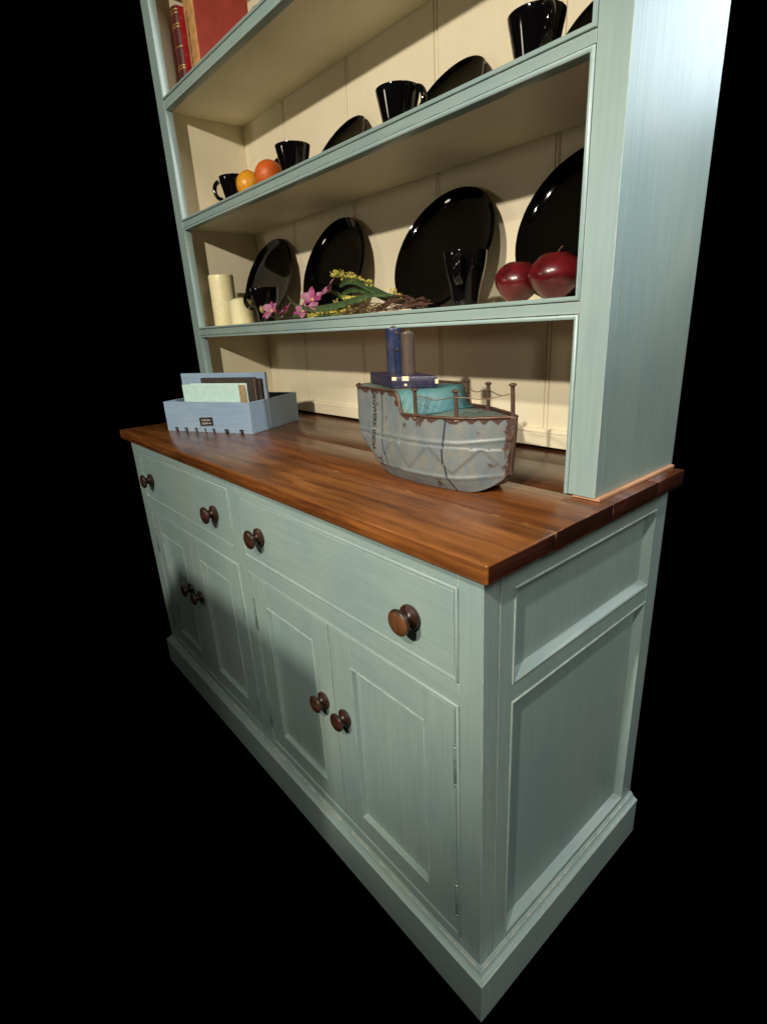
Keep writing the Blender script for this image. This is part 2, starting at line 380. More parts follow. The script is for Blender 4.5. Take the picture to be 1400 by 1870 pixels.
# front frame
G = 0.0012
OPL, OPR = (-1.470, -0.792), (-0.740, -0.047)     # openings (outer edge of the beads)
DZ, CZZ = (0.694, 0.8555), (0.130, 0.653)          # drawer / cupboard heights
def stile(x0, x1, z0=HM-.01, z1=ZT-.0005):
    bp('stile', bx(x0, x1, 0, FT, z0, z1), M['green_v'], bev=.0005, seg=1)
stile(-L, OPL[0]-G); stile(OPL[1]+G, OPR[0]-G); stile(OPR[1]+G, 0)
for (a, b) in (OPL, OPR):
    for (z0, z1) in ((HM-.01, CZZ[0]-G), (CZZ[1]+G, DZ[0]-G), (DZ[1]+G, ZT-.0005)):
        bp('rail', bx(a-G, b+G, .0004, FT, z0, z1), M['green_h'], bev=.0008)
BEAD = [(0, -.012), (0, .0002), (.0008, .0014), (.0024, .0022), (.0046, .0022), (.0062, .0014), (.007, .0002), (.007, -.020)]
frontmap = lambda a, b, d: (a, -d, b)
for ox in (OPL, OPR):
    for oz in (DZ, CZZ):
        bm = bmesh.new(); sweep_rect(bm, (ox[0], ox[1], oz[0], oz[1]), BEAD, frontmap)
        bp('bead_moulding', bm, M['green_h'], smooth=40)
# carcass
bp('back_panel', bx(-L+.02, -.022, D-.012, D, HM, ZT-.001), M['green_v'])
bp('carcass_shelf', bx(-L+.02, -.024, FT+.03, D-.013, CZZ[0]-.02, CZZ[0]-.002), M['bare'])
bp('carcass_divider', bx(OPL[1]+.01, OPR[0]-.01, FT+.001, D-.013, CZZ[0], ZT-.001), M['bare'])
bp('dust_board', bx(-L+.02, -.024, FT+.001, D-.013, .662, .685), M['bare'])
bp('left_side', bx(-L, -L+.019, FT+.0005, D, HM-.01, ZT-.0005), M['green_v'])
# knobs
def knob_bm(scale=1.0, worn=False):
    bm = bmesh.new(); s = scale
    prof = [(0, 0), (.0150, 0), (.0172, .0012), (.0184, .0035), (.0180, .0062), (.0150, .0082), (.0112, .0098), (.0090, .0125),
            (.0088, .0148), (.0105, .0170), (.0145, .0188), (.0180, .0208), (.0194, .0236), (.0188, .0262), (.0165, .0282), (.0120, .0297), (.006, .0306), (0, .0308)]
    lathe(bm, [(a*s, z*s) for a, z in prof], 36, Matrix.Rotation(R(90), 4, 'X'))
    if worn:
        for fc in bm.faces:
            if fc.calc_center_median().y < -.0272*s: fc.material_index = 1
    return bm
KN = obj('knob', knob_bm(1.0, True), [M['knob'], M['knob']], None, smooth=35)
KNm = KN.data; bpy.data.objects.remove(KN)
KW = KNm.copy(); KW.materials[1] = M['knob_face']
def knob(parent, x, z, y=0.0, s=1.0, me=None, rot=0):
    o = bpy.data.objects.new('knob', me or KNm); col.objects.link(o); o.parent = parent
    o.location = Vector((x, y, z))-BW; o.scale = (s, s, s); o.rotation_euler = (0, rot, 0); return o
# drawers
for ox, kx in ((OPL, (-1.385, -0.892)), (OPR, (-0.648, -0.146))):
    g = .007+.0016
    dr = bp('drawer', bx(ox[0]+g, ox[1]-g-.001, .0006, .42, DZ[0]+g, DZ[1]-g), M['green_h'], bev=.0016)
    knob(dr, kx[0], .7695, .0006, 1.15, None, 0.4)
    k2 = knob(dr, kx[1], .7695, .0006, 1.18, KW if ox is OPR else None, 0.0)
    if ox is OPR: k2['label'] = 'knob with worn striped grain on its face'
# doors
HB = bmesh.new()
lathe(HB, [(0, -.046), (.0018, -.0455), (.0030, -.0425), (.0022, -.0395), (.0036, -.0385), (.0036, -.0365), (.0028, -.036), (.0034, -.035), (.0034, .035),
           (.0028, .036), (.0036, .0365), (.0036, .0385), (.0022, .0395), (.0030, .0425), (.0018, .0455), (0, .046)], 14)
HG = obj('hinge', HB, M['hinge'], None, smooth=40); HGm = HG.data; bpy.data.objects.remove(HG)
def door(x0, x1, px0, px1, hinge_left, kx, lab=None):
    z0, z1 = CZZ[0]+.007+.0016, CZZ[1]-.007-.0016
    pz0, pz1 = .190, .577
    bm = bmesh.new(); y0, y1 = .0005, .020
    box(bm, x0, px0, y0, y1, z0, z1); box(bm, px1, x1, y0, y1, z0, z1)
    d = bp('door', bm, M['green_v'], bev=.0012)
    for (q0, q1) in ((z0, pz0), (pz1, z1)):
        bp('door_rail', bx(px0, px1, y0+.0003, y1, q0, q1), M['green_h'], d, bev=.0008)
    bm = bmesh.new()
    sweep_rect(bm, (px0-.0015, px1+.0015, pz0-.0015, pz1+.0015), [(0, -.002), (0, .0002), (.0010, .0013), (.0026, .0015), (.0034, .0004), (.0038, -.002), (.0064, -.0080), (.0070, -.0105)],
               lambda a, b, q: (a, y0-q, b))
    bp('panel_moulding', bm, M['green_h'], d, smooth=30)
    bp('panel', bx(px0-.004, px1+.004, .0096, .016, pz0-.004, pz1+.004), M['green_v'], d)
    knob(d, kx, .440, .0005, 1.03)
    hx = x0-.0028 if hinge_left else x1+.0028
    for hz in (.533, .226):
        h = bpy.data.objects.new('hinge', HGm); col.objects.link(h); h.parent = d; h.location = Vector((hx, -.0012, hz))-BW
    return d
gi = .007+.0026
xm = -1.1375; door(OPL[0]+gi, xm-.0012, -1.405, -1.212, True, -1.195); door(xm+.0012, OPL[1]-gi, -1.070, -.872, False, -1.117)
xm = -0.4015; door(OPR[0]+gi, xm-.0012, -.668, -.467, True, -.441); door(xm+.0012, OPR[1]-gi, -.331, -.127, False, -.363)
# right hand side: framed panels
SY0, SY1, SU, SLW = .070, .511, (.684, .846), (.124, .647)
sidemap = lambda a, b, d: (d, a, b)
bp('corner_post', bx(-.046, -.0004, FT+.0004, .0345, HM-.01, ZT-.0005), M['green_v'], bev=.0006)
bp('side_stile', bx(-.022, 0, .0356, SY0, HM-.01, ZT-.0005), M['green_v'], bev=.0008)
bp('side_stile', bx(-.022, 0, SY1, D, HM-.01, ZT-.0005), M['green_v'], bev=.0012)
for (z0, z1) in ((HM-.01, SLW[0]), (SLW[1], SU[0]), (SU[1], ZT-.0005)):
    bp('side_rail', bx(-.022, -.0003, SY0, SY1, z0, z1), M['green_d'], bev=.0006)
for (z0, z1) in (SU, SLW):
    bm = bmesh.new()
    sweep_rect(bm, (SY0-.002, SY1+.002, z0-.002, z1+.002), [(0, -.002), (0, .0003), (.0012, .0016), (.0034, .0018), (.0048, .0008), (.0056, -.0012), (.0125, -.0118), (.0133, -.0155)], sidemap)
    bp('side_moulding', bm, M['green_d'], smooth=30)
    bp('side_panel', bx(-.020, -.0145, SY0-.005, SY1+.005, z0-.005, z1+.005), M['green_v'])
# plinth
bp('plinth', bx(-L-PL, PL-.0003, -PL, -.0005, 0, HP), M['green_h'], bev=.0010)
bp('plinth', bx(.0003, PL, -.0005, D, 0, HP), M['green_d'], bev=.0010)
bp('plinth', bx(-L-PL, -L-.0003, -.0005, D, 0, HP), M['green_d'], bev=.0010)
bm = bmesh.new()
mp_ = [(PL, HP+.0002), (PL+.0008, HP+.0012), (PL+.0008, HP+.0028), (PL-.001, HP+.0040), (PL-.0045, HP+.0050), (PL-.0085, HP+.0075), (PL-.0115, HP+.0118), (PL-.0120, HP+.0135), (PL-.0140, HP+.0142), (PL-.0145, HM+.0005), (.0002, HM+.0005)]
loops = []
for (o_, z_) in mp_:
    loops.append([bm.verts.new(p) for p in ((-L-o_, D, z_), (-L-o_, -o_, z_), (o_, -o_, z_), (o_, D, z_))])
for q, s in zip(loops, loops[1:]):
    for k in range(3): bm.faces.new((q[k], q[k+1], s[k+1], s[k]))
bp('plinth_moulding', bm, M['green_h'], smooth=28)
# worktop planks
ys = [-OV, .128, .290, .451, D+.001]
for i in range(4):
    bm = bx(-L-OV, OV, ys[i]+(.0001 if i else 0), ys[i+1]-.0001, ZT, H)
    bm.normal_update()
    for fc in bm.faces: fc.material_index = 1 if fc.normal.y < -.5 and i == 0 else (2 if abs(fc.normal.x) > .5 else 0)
    if i == 0:
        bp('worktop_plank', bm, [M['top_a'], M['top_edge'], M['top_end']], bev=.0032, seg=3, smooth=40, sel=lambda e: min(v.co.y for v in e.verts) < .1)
    else:
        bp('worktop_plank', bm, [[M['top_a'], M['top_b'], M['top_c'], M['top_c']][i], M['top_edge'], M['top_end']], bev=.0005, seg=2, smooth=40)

# ------------------------------------------------------------------ dresser rack
RZ, RT = .9255, 2.26
RX0, RX1, RY0, RYB = -1.533, -.004, .280, .567
K = thing('dresser_rack', ((RX0+RX1)/2, (RY0+RYB)/2, RZ), 'tall sage green open shelf rack with cream boarded back standing on the pine worktop', 'shelf rack')
KWD = K.location
def rp(name, bm, mats, parent=K, **k): return obj(name, bm, mats, parent, world=KWD, **k)
IX0, IX1 = -1.474, -.060          # inner edges of the posts (face of the beads)
PT = .021
QB = .007
rp('post', bx(RX0, IX0-QB-.0012, RY0, RY0+PT, RZ, RT), M['green_v'], bev=.0006, seg=1)
rp('post', bx(IX1+QB+.0012, RX1, RY0, RY0+PT, RZ, RT), M['green_v'], bev=.0006, seg=1)
def two_tone(bm, inner):
    for fc in bm.faces:
        n_ = fc.normal
        if (inner > 0 and n_.x > .5) or (inner < 0 and n_.x < -.5): fc.material_index = 1
    return bm
def side_bm(x0, x1, inner):
    bm = bx(x0, x1, RY0+PT+.0003, RYB, RZ, RT); bm.normal_update(); return two_tone(bm, inner)
rp('side_panel', side_bm(RX0+.0004, RX0+.020, 1), [M['green_v'], M['cream']], bev=.0008)
rp('side_panel', side_bm(RX1-.020, RX1-.0004, -1), [M['green_v'], M['cream']], bev=.0008)
rp('bare_lath', bx(-.045, .0022, RY0+.004, RYB-.004, H+.0004, RZ-.0002), M['bare'], bev=.0006)
rp('bare_lath', bx(RX0+.002, RX0+.045, RY0+.006, RYB-.004, H+.0004, RZ-.0002), M['bare'], bev=.0006)
rails = [(1.201, 1.2345), (1.5325, 1.5645), (1.8605, 1.8930), (2.17, 2.26)]
LX0, LX1 = RX0+.020, RX1-.020
for i, (z0, z1) in enumerate(rails):
    if i < 3:
        s = rp('shelf', bx(LX0, LX1, RY0+PT+.0005, .5545, z0+.008, z1-.0006), M['cream'], bev=.0005)
    else:
        s = rp('top_board', bx(LX0, LX1, RY0+PT+.0005, .5545, RT-.03, RT-.0006), M['cream'])
    rp('shelf_rail', bx(IX0-QB-.0006, IX1+QB+.0006, RY0+.0004, RY0+PT, z0+QB+.0012, (z1-QB-.0012) if i < 3 else RT), M['green_h'], s, bev=.0007)
zz = [RZ]+[v for p in rails for v in p]
for i in range(4):
    z0, z1 = zz[2*i], zz[2*i+1]
    o0, o1 = (z0-QB if i else z0-.05), z1+QB
    bm = bmesh.new()
    sweep_rect(bm, (IX0-QB, IX1+QB, o0, o1), [(0, -PT+.001), (0, .0003), (.0008, .0016), (.0024, .0024), (.0046, .0024), (.0062, .0016), (.007, .0003), (.007, -PT)],
               lambda a, b, q: (a, RY0-q, b))
    if i == 0:
        bmesh.ops.bisect_plane(bm, geom=bm.verts[:]+bm.edges[:]+bm.faces[:], plane_co=(0, 0, RZ), plane_no=(0, 0, -1), clear_outer=True)
    rp('bead_moulding', bm, M['green_h'], smooth=40)
# back boards: tongue-and-groove with a bead along each joint
joints = [LX0, -1.243, -.920, -.597, -.276, LX1]
for i in range(5):
    a, b = joints[i], joints[i+1]; y = .555
    # profile across the board (x, depth): bead 7 mm at the left edge between two grooves
    pr = [(a+.0004, .004), (a+.0010, 0), (b-.0120, 0), (b-.0112, .0035), (b-.0102, .0035), (b-.0092, .0008), (b-.0070, -.0004), (b-.0042, -.0004), (b-.0020, .0008), (b-.0006, .004)]
    if i == 4: pr = [(a+.0004, .004), (a+.0010, 0), (b, 0)]
    bm = bmesh.new(); lo = []; hi = []
    for (x, d) in pr: lo.append(bm.verts.new((x, y+d, RZ+.002))); hi.append(bm.verts.new((x, y+d, RT-.03)))
    for k in range(len(pr)-1): bm.faces.new((lo[k], lo[k+1], hi[k+1], hi[k]))
    bl_ = bm.verts.new((pr[0][0], RYB, RZ+.002)); br_ = bm.verts.new((pr[-1][0], RYB, RZ+.002)); bh = bm.verts.new((pr[0][0], RYB, RT-.03)); br2 = bm.verts.new((pr[-1][0], RYB, RT-.03))
    bm.faces.new((bl_, bh, br2, br_)); bm.faces.new((lo[0], hi[0], bh, bl_)); bm.faces.new((lo[-1], br_, br2, hi[-1]))
    rp('back_board', bm, M['cream'], smooth=25)
bm = bmesh.new()
prof = [(.5548, .9275), (.5450, .9275), (.5445, .9282), (.5445, .9545), (.5452, .9552), (.5452, .9570), (.5440, .9580), (.5440, .9615), (.5465, .9660), (.5548, .9680)]
A = [bm.verts.new((LX0, y, z)) for y, z in prof]; Bv = [bm.verts.new((LX1, y, z)) for y, z in prof]
for k in range(len(prof)-1): bm.faces.new((A[k], A[k+1], Bv[k+1], Bv[k]))
bm.faces.new(A[::-1]); bm.faces.new(Bv)
rp('skirting_rail', bm, M['cream'], smooth=25)

# ------------------------------------------------------------------ plates
def plate_mesh(name, rad):
    s = rad/.1415
    prof = [(0, .0035), (.055, .0032), (.080, .003), (.088, .0010), (.092, .0010), (.096, .0040), (.108, .0062), (.119, .0100), (.129, .0155), (.136, .0212), (.1404, .0262), (.1415, .0276), (.1406, .0286), (.1385, .0272),
            (.1335, .0228), (.126, .0176), (.116, .0128), (.105, .0097), (.094, .0080), (.080, .0069), (.05, .0063), (0, .0062)]
    bm = bmesh.new(); lathe(bm, [(a*s, z*s) for a, z in prof], 96)
    bmesh.ops.recalc_face_normals(bm, faces=bm.faces)
    me = bpy.data.meshes.new(name); bm.to_mesh(me); bm.free(); me.materials.append(M['black_plate']); me.shade_smooth(); me.set_sharp_from_angle(angle=R(50))
    return me
DIN, SIDE = plate_mesh('dinner_plate', .144), plate_mesh('side_plate', .100)
def put_plate(name, me, rad, x, zs, lean, yaw, label, group):
    o = bpy.data.objects.new(name, me); col.objects.link(o)
    sv = Vector((0, math.sin(lean), math.cos(lean))); xa = Vector((1, 0, 0)); nrm = xa.cross(sv)
    rot = Matrix((xa, sv, nrm)).transposed()
    if nrm.y > 0: rot = Matrix((-xa, sv, -nrm)).transposed()
    rot = Matrix.Rotation(yaw, 3, 'Z') @ rot
    vs = [rot @ v.co for v in me.vertices]
    c = Vector((x, .5535-max(v.y for v in vs), zs-min(v.z for v in vs)))
    o.matrix_world = Matrix.Translation(c) @ rot.to_4x4()
    return tag(o, label, 'plate', group)
S1, S2, S3 = 1.2339, 1.5639, 1.8924
g1 = 'black dinner plates leaning on the lowest shelf'; g2 = 'black side plates leaning on the middle shelf'
for x, le, yw, lb in ((-1.358, .365, .03, 'glossy black dinner plate leaning behind the two cream candles'), (-.977, .343, .005, 'glossy black dinner plate leaning behind the pink and yellow flowers'),
              (-.532, .44, .03, 'glossy black dinner plate leaning behind the lone black mug beside the apples'), (-.182, .36, 0, 'glossy black dinner plate leaning behind the red apples')):
    put_plate('dinner_plate', DIN, .144, x, S1+.0005, le, yw, lb, g1)
for x, lb in ((-1.275, 'black side plate mostly hidden behind the mug next to the orange'), (-.905, 'black side plate leaning alone between two mugs, right of the orange fruit'),
              (-.520, 'black side plate leaning right of the mug in the middle of the shelf'), (-.150, 'black side plate cut off by the right post, beside the largest mug')):
    put_plate('side_plate', SIDE, .100, x, S2+.0005, .58, 0, lb, g2)

# ------------------------------------------------------------------ mugs
def mug_body():
    bm = bmesh.new()
    lathe(bm, [(0, .0015), (.022, .0012), (.0245, 0), (.0262, .0008), (.0268, .006), (.0276, .016), (.0292, .028), (.0318, .040), (.0352, .053), (.0384, .066), (.0408, .080), (.0422, .092), (.0425, .0988), (.0423, .1002), (.0414, .1002),
               (.0398, .090), (.0375, .074), (.0335, .056), (.0282, .034), (.0250, .014), (.022, .006), (0, .005)], 56)
    return bm
def mug_handle():
    bm = bmesh.new()
    pts = []
    for k in range(15):
        t = k/14
        a = R(78)-R(156)*t
        pts.append((.0375+.029*max(0, math.cos(a))**.6-.004*t, 0, .066+.0235*math.sin(a)))
    prev = None; rings = []
    for i, p in enumerate(pts):
        p = Vector(p); d = (Vector(pts[min(i+1, 14)])-Vector(pts[max(i-1, 0)])).normalized()
        nn = d.cross(Vector((0, 1, 0)))
        rings.append([bm.verts.new(p+nn*.0056*math.cos(q)+Vector((0, 1, 0))*.0080*math.sin(q)) for q in [2*math.pi*k/12 for k in range(12)]])
    for q, s in zip(rings, rings[1:]):
        for k in range(12): bm.faces.new((q[k], q[(k+1) % 12], s[(k+1) % 12], s[k]))
    bm.faces.new(rings[0]); bm.faces.new(rings[-1][::-1])
    return bm
mugs = {}
def cup_body():
    bm = bmesh.new()
    lathe(bm, [(0, .0015), (.022, .0012), (.0250, 0), (.0270, .0008), (.0282, .005), (.0310, .016), (.0350, .034), (.0388, .051), (.0418, .064), (.0435, .0728), (.0434, .0742), (.0425, .0744),
               (.0408, .069), (.0376, .054), (.0334, .036), (.0290, .022), (.0262, .010), (.020, .006), (0, .005)], 56)
    return bm
def put_mug(x, y, z, ang, label, group, kind='tall'):
    t = thing('mug', (x, y, z), label, 'mug', R(ang), group)
    if kind not in mugs:
        hb_ = mug_handle()
        if kind == 'squat': bmesh.ops.translate(hb_, verts=hb_.verts, vec=(-.001, 0, -.023))
        mugs[kind] = (obj('body', mug_body() if kind == 'tall' else cup_body(), M['black'], t, smooth=50), obj('handle', hb_, M['black'], t, smooth=60))
    else:
        for q in mugs[kind]:
            c = q.copy(); col.objects.link(c); c.parent = t
    return t
gm = 'black tapered mugs on the dresser shelves'
put_mug(-1.225, .350, S2, 222, 'black mug at the left end of the middle shelf, behind the yellow fruit', gm, 'squat')
put_mug(-.900, .350, S2, 147, 'black mug standing right of the orange fruit on the middle shelf', gm, 'squat')
put_mug(-.510, .350, S2, 8, 'black mug in the middle of the middle shelf with its handle on the right', gm, 'squat')
put_mug(-.195, .350, S2, -38, 'black mug near the right post, largest in view, handle towards the viewer', gm, 'squat')
put_mug(-1.165, .372, S1, 222, 'black mug on the lowest shelf behind the small candle', gm)
put_mug(-.355, .368, S1, -62, 'black mug on the lowest shelf standing left of the red apples', gm)

# ------------------------------------------------------------------ fruit
def fruit(name, loc, rx, rz, matr, label, cat, seed, tip=0.0, group=None):
    bm = bmesh.new(); n = 26; prof = []
    for i in range(n+1):
        a = -math.pi/2+math.pi*i/n
        rr = rx*math.cos(a); z = rz*math.sin(a)
        if tip: z += tip*math.exp(-(rr/(rx*.28))**2)*(1 if a > 0 else -.4)
        else: z -= .0022*math.exp(-(rr/(rx*.16))**2)*(1 if a > 0 else -1)
        prof.append((rr if 0 < i < n else 0, z))
    lathe(bm, prof, 44)
    for v in bm.verts: v.co *= 1+.02*mnoise.noise(v.co*28+Vector((seed, 0, 0)))
    t = thing(name, loc, label, cat, 0, group)
    obj('skin', bm, matr, t, smooth=180)
    bm = bmesh.new(); lathe(bm, [(0, -.001), (.0022, 0), (.0026, .001), (.0012, .002), (0, .0024)], 10, Matrix.Translation((0, 0, rz-.0022+tip)))
    obj('stalk_scar', bm, M['bud'], t, smooth=60)
    return t
fruit('orange', (-1.018, .345, S2+.0355), .0375, .0360, M['orange'], 'bright orange fruit in front of the black mug on the middle shelf', 'orange', 1.0)
fruit('lemon', (-1.128, .342, S2+.0345), .0345, .0345, M['lemon'], 'round yellow fruit left of the orange on the middle shelf', 'lemon', 5.0, .003)
def apple(loc, s, label, seed, tilt, stem):
    bm = bmesh.new(); n = 34; prof = []
    for i in range(n+1):
        a = -math.pi/2+math.pi*i/n; t = (math.sin(a)+1)/2
        rr = (.037+.0085*math.sin(t*math.pi*.92)) * math.cos(a)**.78 if 0 < i < n else 0
        z = .0405*math.sin(a)
        z -= .013*math.exp(-(rr/.0085)**2) if a > 0 else -.008*math.exp(-(rr/.009)**2)
        rr *= (.90+.14*smoothstep(0, .65, t))
        prof.append((rr*s, z*s))
    lathe(bm, prof, 52)
    for v in bm.verts:
        an = math.atan2(v.co.y, v.co.x)
        k = 1+.018*math.cos(5*an+seed)*(0.3+max(0, -v.co.z/.04))+.02*mnoise.noise(v.co*22+Vector((seed, 0, 0)))
        v.co.x *= k; v.co.y *= k
    t = thing('apple', loc, label, 'apple', seed, 'lacquered red apples on the lowest shelf'); t.rotation_euler = (tilt[0], tilt[1], seed)
    obj('skin', bm, M['apple'], t, smooth=180)
    bm = bmesh.new(); z0 = .0275*s
    if stem > 0: z0 -= .012
    tube(bm, [(0, 0, z0-.003), (.0005, 0, z0+.006), (.002*stem, 0, z0+.010), (.005*stem, 0, z0+.015), (.008*stem, 0, z0+.018)], .0010, 8, taper=[1, .9, .8, .9, 1.3])
    obj('stem', bm, M['stem'], t, smooth=60)
apple((-.233, .372, S1+.0350), .88, 'red lacquered apple on the left, between the black mug and the larger apple', 2.1, (.12, -.1), .4)
apple((-.141, .350, S1+.0370), .93, 'larger dark red apple with a thin stem against the right post', 4.4, (-.06, .05), -1.4)

# ------------------------------------------------------------------ candles
def candle(loc, rad, h, dome, label):
    t = thing('candle', loc, label, 'candle', 0, 'cream pillar candles at the left end of the lowest shelf')
    bm = bmesh.new()
    prof = [(0, 0), (rad*.97, 0), (rad, .003)]
    for i in range(1, 9): prof.append((rad*(1+.004*math.sin(i*2.1)), h*i/9))
    if dome: prof += [(rad, h-.022), (rad*.97, h-.016), (rad*.82, h-.008), (rad*.5, h-.0025), (rad*.15, h), (0, h)]
    else: prof += [(rad, h-.003), (rad*.985, h-.0008), (rad*.95, h), (rad*.5, h-.0015), (.004, h-.002), (0, h-.002)]
    lathe(bm, prof, 48); obj('wax', bm, M['candle'], t, smooth=45)
    bm = bmesh.new(); tube(bm, [(0, 0, h-.004), (.0005, 0, h+.003), (.0015, .0005, h+.006)], .0013, 8)
    obj('wick', bm, M['wick'], t)
candle((-1.398, .346, S1), .0400, .158, False, 'tall cream pillar candle with a flat top')
candle((-1.262, .336, S1), .0360, .080, True, 'short cream candle with a domed top in front of the black mug')

# ------------------------------------------------------------------ books on the top visible shelf
def book(name, loc, rotz, thick, depth, h, cover, spine, label, cat='book', group=None, lay='up', spine_round=.003, pages=True):
    """local: x thickness, y depth (spine at y=0), z height"""
    t = thing(name, loc, label, cat, rotz, group)
    c = .0026
    bm = bx(0, c, .004, depth, 0, h); obj('cover', bm, cover, t, bev=.0008)
    bm = bx(thick-c, thick, .004, depth, 0, h); obj('cover', bm, cover, t, bev=.0008)
    if pages: obj('pages', bx(c+.0001, thick-c-.0001, .005, depth-.005, .004, h-.004), M['page'], t)
    bm = bmesh.new(); n = 9; lo = []; hi = []
    for k in range(n):
        a = math.pi*k/(n-1); x = thick/2-math.cos(a)*thick/2; y = .0045-math.sin(a)*(spine_round+.003)
        lo.append(bm.verts.new((x, y, 0))); hi.append(bm.verts.new((x, y, h)))
    for k in range(n-1): bm.faces.new((lo[k], lo[k+1], hi[k+1], hi[k]))
    bm.faces.new(lo); bm.faces.new(hi[::-1])
    obj('spine', bm, spine, t, smooth=40)
    return t
b1 = book('book', (-1.480, .345, S3), R(-2), .044, .165, .2260, M['red_bright'], M['leather'], 'slim red book with a maroon leather spine and gold bands, nearest the left wall', spine_round=.008, group='old red books at the left end of the top shelf')
for zb_ in (.020, .030, .075, .082, .128, .175, .182, .208, .216):
    bm = bmesh.new(); n = 11; rows = []
    for zz_, q in ((zb_-.0016, .0004), (zb_-.0008, .0016), (zb_+.0008, .0016), (zb_+.0016, .0004)):
        rows.append([bm.verts.new((.022-math.cos(math.pi*k/(n-1))*(.022+q), .0045-math.sin(math.pi*k/(n-1))*(.011+q), zz_)) for k in range(n)])
    for a_, b_ in zip(rows, rows[1:]):
        for k in range(n-1): bm.faces.new((a_[k], a_[k+1], b_[k+1], b_[k]))
    obj('spine_band', bm, M['gold'], b1, smooth=50)
for zc in (.05, .105, .150, .195):
    bm = bmesh.new(); 
    for (dx, dz) in ((0, 0), (.004, .003), (-.004, .003), (0, .006)):
        box(bm, .0441, .0444, .012+dx, .0145+dx, zc+dz-.001, zc+dz+.001)
    obj('gold_stamp', bm, M['gold'], b1)
b2 = book('book', (-1.388, .340, S3), R(1), .062, .178, .2470, M['red_cloth'], M['spine_brown'], 'thick tall red book with a faded brown spine, right of the slim red book', spine_round=.0015, group='old red books at the left end of the top shelf')
bm = bmesh.new()
for q in range(26):
    z0 = .03+.006*q+rnd.uniform(-.001, .001); x0 = .020+rnd.uniform(-.001, .001)
    box(bm, x0, x0+rnd.uniform(.004, .009), -.0012, -.0006, z0, z0+rnd.uniform(.0015, .004))
for q in range(10):
    x0 = .010+.004*q; box(bm, x0, x0+.003, -.0012, -.0006, .215+rnd.uniform(-.003, .003), .224)
o = obj('spine_print', bm, M['spine_ink'], b2); o['kind'] = 'stuff'

# ------------------------------------------------------------------ crate with books
ang = math.atan2(.14, .318)
CR = thing('wooden_crate', (-1.065, .222, H+.0003), 'pale blue washed wooden crate with a small black price tag on the worktop', 'crate', ang)
CL, CDp, CH, CTk = .3475, .244, .093, .009
bm = bmesh.new()
nts = [(.301, .318), (.260, .276), (.219, .232), (.183, .191), (.147, .159), (.092, .110), (.034, .051)]
box(bm, -CL, 0, 0, CTk, .0120, CH)
edges = [-CL]; 
for a, b in nts: edges += [-b, -a]
edges.append(0.0)
for k in range(0, len(edges), 2): box(bm, edges[k], edges[k+1], .0002, CTk, 0, .0120)
obj('front_board', bm, M['crate'], CR)
obj('back_board', bx(-CL, 0, CDp-CTk, CDp, 0, CH), M['crate'], CR, bev=.001)
obj('side_board', bx(-CTk, 0, CTk+.0003, CDp-CTk-.0003, 0, CH), M['crate'], CR, bev=.001)
obj('side_board', bx(-CL, -CL+CTk, CTk+.0003, CDp-CTk-.0003, 0, CH), M['crate'], CR, bev=.001)
obj('base_board', bx(-CL+CTk, -CTk, CTk, CDp-CTk, .003, .0075), M['crate_in'], CR)
obj('divider_board', bx(-CL+.004, .0006, .088, .099, .008, .172), M['crate'], CR, bev=.0012, label='taller board rising from the middle of the crate')
tg = bmesh.new(); box(tg, -.2005, -.147, -.0012, -.0002, .0385, .0645)
tgo = obj('price_tag', tg, M['tag'], CR)
def text_mesh(body, size, align='CENTER', bold=0.0):
    cu = bpy.data.curves.new('txt', 'FONT'); cu.body = body; cu.size = size; cu.offset = bold; cu.align_x = align; cu.align_y = 'CENTER'
    cu.resolution_u = 3
    to = bpy.data.objects.new('txt', cu); col.objects.link(to)
    bpy.context.view_layer.update()
    me = bpy.data.meshes.new_from_object(to.evaluated_get(bpy.context.evaluated_depsgraph_get()))
    bpy.data.objects.remove(to); bm = bmesh.new(); bm.from_mesh(me); bpy.data.meshes.remove(me)
    return bm
for body, z_, sz in (('Small box', .0565, .0092), ('\u00a323.00+vat', .0462, .0086)):
    bm = text_mesh(body, sz)
    for v in bm.verts: v.co = Vector((v.co.x-.1735, -.0015, v.co.y+z_))
    obj('tag_lettering', bm, M['tag_text'], tgo)
tgo.rotation_euler = (0, R(-3), 0); tgo.location = (-.173*(1-math.cos(R(3))), 0, -.0092)
# books standing in the crate (in crate axes, placed in the world)
cm = Matrix.Translation(CR.location) @ Matrix.Rotation(ang, 4, 'Z')
def crate_book(x, y, th, wdt, h, cover, label):
    p = cm @ Vector((x, y, .0078))
    t = thing('book', p, label, 'book', ang, 'old books standing in the crate')
    c = .0025
    obj('cover', bx(-wdt, 0, 0, c, 0, h), cover, t, bev=.0008); obj('cover', bx(-wdt, 0, th-c, th, 0, h), cover, t, bev=.0008)
    obj('spine', bx(-wdt, -wdt+c, c+.0002, th-c-.0002, 0, h), cover, t)
    # page block as a few uneven gatherings
    bm = bmesh.new(); k = max(2, int((th-2*c)/.0045)); wd = (th-2*c-.0006)/k
    for q in range(k): box(bm, -wdt+c+.001, -.004+rnd.uniform(-.0016, .0012), c+.0003+q*wd, c+.0003+(q+1)*wd-.0004, .003, h-.0035+rnd.uniform(-.0012, .0008))
    obj('pages', bm, M['page'], t)
crate_book(-.045, .016, .040, .226, .136, M['mint'], 'mint green cloth book with yellowed pages at the front of the crate')
crate_book(-.018, .0575, .0140, .212, .152, M['dark_cover'], 'dark brown book standing right behind the mint green book')
crate_book(-.008, .0728, .0140, .205, .147, M['dark_cover'], 'thin black book squeezed against the tall board of the crate')

